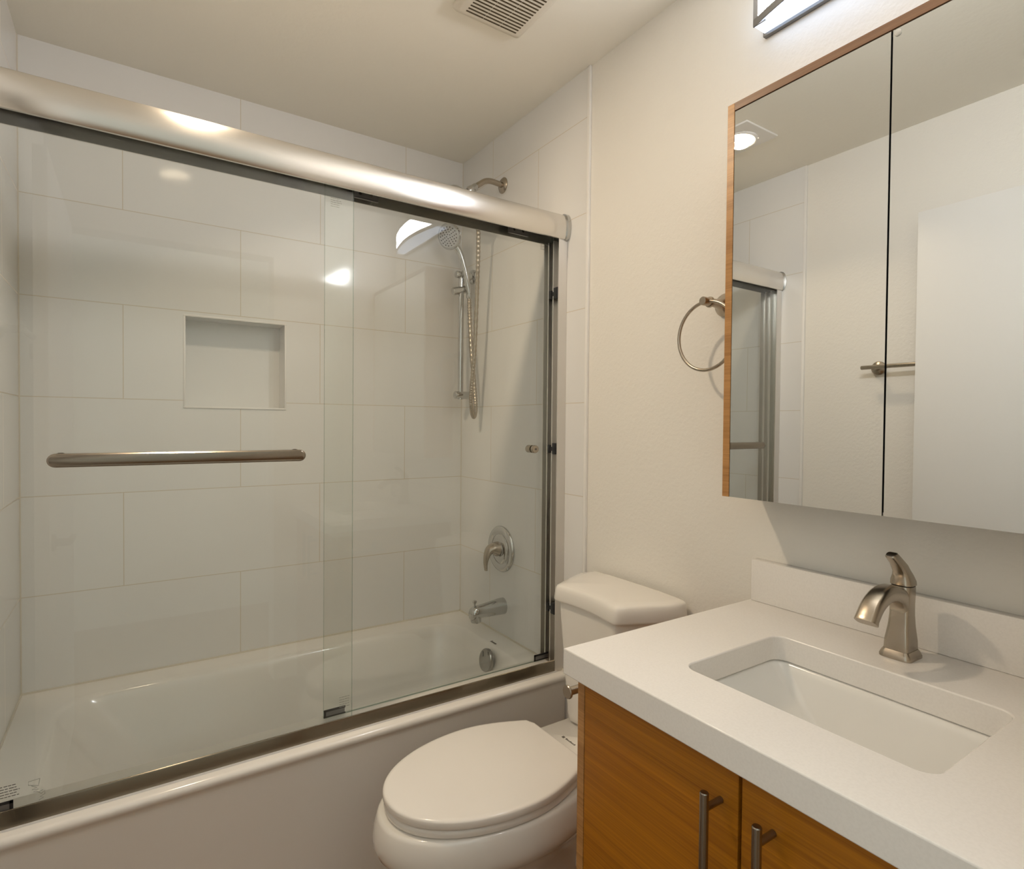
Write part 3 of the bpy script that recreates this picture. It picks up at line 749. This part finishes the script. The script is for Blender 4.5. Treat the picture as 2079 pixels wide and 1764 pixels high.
# ------------------------------------------------------------------ faucet
FX, FY = -0.087, -1.817
fa = thing('faucet', 'brushed nickel single-lever faucet standing behind the sink', 'faucet', (FX, FY, ZC))
def fr_(cx, hx, hy, z, r, n=5): return [Vector((a, b, z)) for a, b in rrect(cx, FY, hx, hy, r, n)]
bm = B()
loft(bm, [fr_(FX, 0.0295, 0.0265, ZC+0.0003, 0.011), fr_(FX, 0.0295, 0.0265, ZC+0.004, 0.011), fr_(FX, 0.0265, 0.0238, ZC+0.010, 0.009), fr_(FX, 0.0238, 0.0212, ZC+0.0145, 0.008)])
obj('base', bm, M['nickel'], fa, angle=30)
bm = B()
loft(bm, [fr_(FX, 0.0228, 0.0204, ZC+0.0146, 0.006), fr_(FX+0.0003, 0.0222, 0.0198, ZC+0.03, 0.006), fr_(FX+0.0020, 0.0186, 0.0170, ZC+0.055, 0.006), fr_(FX+0.0030, 0.0168, 0.0158, ZC+0.075, 0.006), fr_(FX+0.0030, 0.0172, 0.0158, ZC+0.095, 0.007),
          fr_(FX+0.0040, 0.0172, 0.0164, ZC+0.110, 0.008), fr_(FX+0.005, 0.0170, 0.0168, ZC+0.122, 0.010), fr_(FX+0.0055, 0.0170, 0.0170, ZC+0.1265, 0.012)])
obj('body', bm, M['nickel'], fa, angle=40)
bm = B(); path = catmull([(FX+0.002, FY, ZC+0.070), (FX-0.004, FY, ZC+0.094), (FX-0.022, FY, ZC+0.1115), (FX-0.050, FY, ZC+0.1200), (FX-0.078, FY, ZC+0.1190), (FX-0.104, FY, ZC+0.1080), (FX-0.122, FY, ZC+0.0915), (FX-0.128, FY, ZC+0.0830)], 6)
rings = []; npth = len(path)
for i, p in enumerate(path):
    tt = i/(npth-1); a = path[max(i-1, 0)]; b = path[min(i+1, npth-1)]; tg = (b-a).normalized(); nr = Vector((-tg.z, 0, tg.x))
    if nr.z < 0 or (abs(nr.z) < 0.2 and nr.x > 0): nr = -nr
    if tt < 0.25 and nr.x < 0: nr = nr
    hy = 0.0150+0.0022*tt; ht = 0.0140-0.0045*tt+0.0018*max(0, tt-0.88)/0.12
    sec = []
    for q in rrect(0, 0, hy, ht, 0.0065, 5):
        dome = 0.0040*(1-(q[0]/hy)**2) if q[1] > 0 else 0.0
        sec.append(p+Vector((0, q[0], 0))+nr*(q[1]+dome))
    rings.append(sec)
loft(bm, rings); obj('spout', bm, M['nickel'], fa, angle=45)
# lever: flared hub turning into a forward-leaning blade
bm = B(); hx0 = FX+0.0055
rings = []
for (z, cx_, hx, hy, r) in ((0.1290, hx0, 0.0185, 0.0185, 0.013), (0.136, hx0-0.0005, 0.0180, 0.0178, 0.012), (0.145, hx0-0.0025, 0.0150, 0.0150, 0.010), (0.154, hx0-0.0080, 0.0120, 0.0125, 0.008), (0.163, hx0-0.0165, 0.0112, 0.0116, 0.007),
                             (0.172, hx0-0.0270, 0.0092, 0.0100, 0.006), (0.1800, hx0-0.0385, 0.0082, 0.0092, 0.005), (0.1865, hx0-0.0480, 0.0076, 0.0086, 0.005), (0.1880, hx0-0.0505, 0.0050, 0.007, 0.004)):
    ring = fr_(cx_, hx, hy, ZC+z, r, 5)
    k = min(1.0, max(0.0, (z-0.140)/0.045))
    rings.append([Vector((v.x, v.y, v.z+(v.x-cx_)*0.55*k)) for v in ring])
loft(bm, rings); obj('lever', bm, M['nickel'], fa, angle=45)
bm = B(); loft(bm, [fr_(hx0, 0.0165, 0.0165, ZC+0.1262, 0.012), fr_(hx0, 0.0165, 0.0165, ZC+0.1292, 0.012)]); obj('lever_seam', bm, M['dark_gap'], fa)

# ------------------------------------------------------------------ mirror cabinet
MX, MZ0, MZ1, MY0, MY1 = -0.130, 1.113, 1.980, -1.470, -2.150
mc = thing('mirror_cabinet', 'wall cabinet with frameless mirror doors and a thin wood surround', 'mirror cabinet', (-0.065, -1.81, MZ0))
bm = bx(MX, 0.0055, MY0-0.017, MY0, MZ0, MZ1); obj('side_panel', bm, M['wood_edge'], mc, bevel=0.0005, segs=1, label='left wood side panel')
bm = bx(MX, 0.0055, MY1, MY1+0.017, MZ0, MZ1); obj('side_panel', bm, M['wood_edge'], mc, bevel=0.0005, segs=1)
bm = bx(MX, 0.0055, MY1+0.0172, MY0-0.0172, MZ1-0.017, MZ1); obj('top_panel', bm, M['wood_top'], mc, bevel=0.0005, segs=1)
bm = bx(MX+0.022, 0.0055, MY1+0.0175, MY0-0.0175, MZ0+0.004, MZ1-0.0175); obj('carcass', bm, M['dark_gap'], mc, smooth=False)
SPL = -1.8015
for (y0, y1) in ((SPL+0.0016, MY0-0.0185), (MY1+0.0185, SPL-0.0016)):
    bm = B(); box(bm, MX+0.0005, MX+0.0055, y0, y1, MZ0+0.0005, MZ1-0.0195)
    bm.normal_update()
    for f in bm.faces: f.material_index = 0 if f.normal.x < -0.5 else 1
    md = obj('mirror_door', bm, [M['mirror'], M['rubber']], mc, smooth=False, label='mirror-faced cabinet door')
bm = B(); lathe(bm, [(0.0055, 0), (0.0055, 0.002), (0.004, 0.003), (0, 0.003)], (MX+0.0004, -1.8110, 1.9525), (-1, 0, 0), 20)
obj('bumper', bm, M['clear_bump'], mc, label='round clear plastic bumper')

# ------------------------------------------------------------------ vanity light (bow-front bar)
LY0, LY1, LZ0, LZ1 = -1.475, -2.03, 2.181, 2.291
vl = thing('vanity_light', 'bright bow-front white bar lamp with grey metal strips above the mirror', 'wall lamp', (0, (LY0+LY1)/2, LZ0))
bm = bx(-0.006, 0.0055, LY1-0.004, LY0+0.004, LZ0-0.004, LZ1+0.004); obj('back_plate', bm, M['lamp_grey'], vl, bevel=0.001)
def bow(y):
    t_ = (y-(LY0+LY1)/2)/((LY0-LY1)/2)
    return -(0.047+0.043*(1-t_*t_))
NB = 24
ysq = [LY0+(LY1-LY0)*i/NB for i in range(NB+1)]
poly = [(-0.0062, LY0), ]+[(bow(y), y) for y in ysq]+[(-0.0062, LY1)]
bm = B(); prism(bm, poly, LZ0+0.003, LZ1-0.003, 'z'); bm.normal_update()
bmesh.ops.recalc_face_normals(bm, faces=bm.faces[:])
for f in bm.faces: f.material_index = 0 if f.normal.x < -0.5 else 1
obj('diffuser', bm, [M['lamp_glow'], M['lamp_under']], vl, smooth=False)
for (z0, z1) in ((LZ0, LZ0+0.016), (LZ1-0.016, LZ1)):
    bm = B()
    o_ = [Vector((bow(y)-0.0035, y, 0)) for y in ysq]; i_ = [Vector((bow(y)-0.0005, y, 0)) for y in ysq]
    rings = []
    for a, b in zip(o_, i_):
        rings.append([Vector((a.x, a.y, z0)), Vector((a.x, a.y, z1)), Vector((b.x, b.y, z1)), Vector((b.x, b.y, z0))])
    loft(bm, rings); obj('front_strip', bm, M['lamp_grey'], vl)
for y, s in ((LY0, 1), (LY1, -1)):
    bm = B(); x_ = bow(y)
    box(bm, x_-0.0035, x_-0.0005, min(y, y-s*0.030), max(y, y-s*0.030), LZ0, LZ1)
    obj('end_strip', bm, M['lamp_grey'], vl)

# ------------------------------------------------------------------ ceiling downlight
DLX, DLY = -1.068, -0.835
dl = thing('recessed_downlight', 'square white ceiling downlight with a glowing round lens, seen in the mirror', 'ceiling light', (DLX, DLY, H-0.012))
bm = B()
sq = [(DLX+a*0.102, DLY+b*0.102) for a, b in ((1, 1), (-1, 1), (-1, -1), (1, -1))]
def sqring(k, z): return [Vector((DLX+(x-DLX)*k, DLY+(y-DLY)*k, z)) for x, y in rrect(DLX, DLY, 0.102, 0.102, 0.004, 8)]
def circ(r, z, n=36):
    # same vertex count as sqring, same angular order
    out = []
    for v in sqring(1, z):
        a = math.atan2(v.y-DLY, v.x-DLX); out.append(Vector((DLX+r*math.cos(a), DLY+r*math.sin(a), z)))
    return out
loft(bm, [sqring(1, H-0.0003), sqring(1, H-0.005), sqring(0.985, H-0.0065), circ(0.073, H-0.0068), circ(0.071, H-0.004), circ(0.068, H-0.001)], False, False)
obj('trim_plate', bm, M['white_trim'], dl, smooth=False)
tl = Vector((0.06, 0.02, -1)).normalized()
bm = B(); lathe(bm, [(0.068, -0.004), (0.067, 0.006), (0.061, 0.010), (0.058, 0.008)], (DLX, DLY, H-0.005), tl, 40, False); obj('eyeball_ring', bm, M['white_trim'], dl)
bm = B(); lathe(bm, [(0.0585, 0.0060), (0.050, 0.0066), (0, 0.0068)], (DLX, DLY, H-0.005), tl, 40); obj('lens', bm, M['down_glow'], dl)

# ------------------------------------------------------------------ exhaust fan grille
fx0, fx1, fy0, fy1 = -0.494, -0.270, -1.095, -0.838
ef = thing('exhaust_fan', 'square white slotted exhaust fan grille on the ceiling', 'fan', ((fx0+fx1)/2, (fy0+fy1)/2, H-0.018))
bm = B()
cxm, cym, hxm, hym = (fx0+fx1)/2, (fy0+fy1)/2, (fx1-fx0)/2, (fy1-fy0)/2
def fring(k, z, r): return [Vector((a, b, z)) for a, b in rrect(cxm, cym, hxm-k, hym-k, r, 5)]
loft(bm, [fring(0, H-0.0003, 0.012), fring(0, H-0.006, 0.012), fring(0.006, H-0.014, 0.010), fring(0.018, H-0.0165, 0.006)], False, True)
gr_ = obj('grille', bm, M['fan_white'], ef, angle=40)
k = 0; y = fy1-0.026
while y > fy0+0.02:
    bm = B()
    nb = 3; xl_, xr_ = fx0+0.032, fx1-0.027
    for q in range(nb):
        a = xl_+(xr_-xl_)*q/nb; b = xl_+(xr_-xl_)*(q+1)/nb
        box(bm, a+(0.0008 if q else 0), b-(0.0008 if q < nb-1 else 0), y-0.0048, y, H-0.0172, H-0.0160)
    obj('slot', bm, M['fan_dark'], gr_, smooth=False); y -= 0.0124; k += 1

# ------------------------------------------------------------------ towel ring
RX, RY, RZ = -0.066, -1.375, 1.572
tr_ = thing('towel_ring', 'brushed nickel towel ring on the wall at the edge of the mirror', 'towel ring', (0, RY, RZ))
bm = B(); lathe(bm, [(0.029, -0.0055), (0.029, 0.002), (0.026, 0.007), (0.017, 0.016), (0.0115, 0.030), (0.010, 0.045), (0.0105, 0.062), (0.0105, 0.086), (0.0095, 0.0875), (0, 0.0875)], (0, RY, RZ), (-1, 0, 0), 32)
obj('post', bm, M['nickel'], tr_, angle=40)
bm = B(); lathe(bm, [(0.0125, 0.056), (0.0135, 0.0585), (0.0135, 0.061), (0.0125, 0.0635)], (0, RY, RZ), (-1, 0, 0), 24); obj('collar', bm, M['nickel'], tr_)
bm = B(); R_ = 0.083; tube(bm, [(RX-0.006, RY+0.034+R_*math.sin(a)*1.0-0.034, RZ-R_+R_*math.cos(a)) for a in [2*PI*i/64 for i in range(65)]], 0.0042, 12, False)
obj('ring', bm, M['nickel'], tr_)

# ------------------------------------------------------------------ towel bar on the opposite wall (seen in the mirror)
tb = thing('towel_bar', 'brushed nickel towel bar on the far wall, reflected in the mirror', 'towel bar', (-W, -1.45, 1.515))
for y in (-1.165, -1.76):
    bm = B(); lathe(bm, [(0.027, -0.005), (0.027, 0.003), (0.022, 0.008), (0.012, 0.012), (0.010, 0.022), (0.010, 0.047)], (-W, y, 1.508), (1, 0, 0), 28)
    obj('post', bm, M['nickel'], tb)
bm = B(); tube(bm, [(-W+0.049, -1.122, 1.509), (-W+0.049, -1.123, 1.509), (-W+0.049, -1.80, 1.509), (-W+0.049, -1.801, 1.509)], [0.0075, 0.0082, 0.0082, 0.0075], 18)
obj('bar', bm, M['nickel'], tb)

# ------------------------------------------------------------------ toilet paper holder on the vanity's side
th = thing('toilet_paper_holder', 'nickel toilet paper holder arm sticking out beside the vanity', 'paper holder', (-0.36, VY0, 0.738))
bm = B(); lathe(bm, [(0.027, 0.0003), (0.027, 0.005), (0.02, 0.009), (0.0105, 0.012), (0.0095, 0.076)], (-0.355, VY0, 0.738), (0, 1, 0), 26); obj('post', bm, M['nickel'], th)
bm = B(); tube(bm, [(-0.343, -1.402, 0.738), (-0.512, -1.402, 0.738)], 0.0082, 20); ar = obj('arm', bm, M['nickel'], th)
bm = B(); lathe(bm, [(0.0082, 0), (0.0132, 0.002), (0.0135, 0.005), (0.0125, 0.0065), (0, 0.0065)], (-0.510, -1.402, 0.738), (-1, 0, 0), 28); obj('end_disc', bm, M['nickel'], ar)
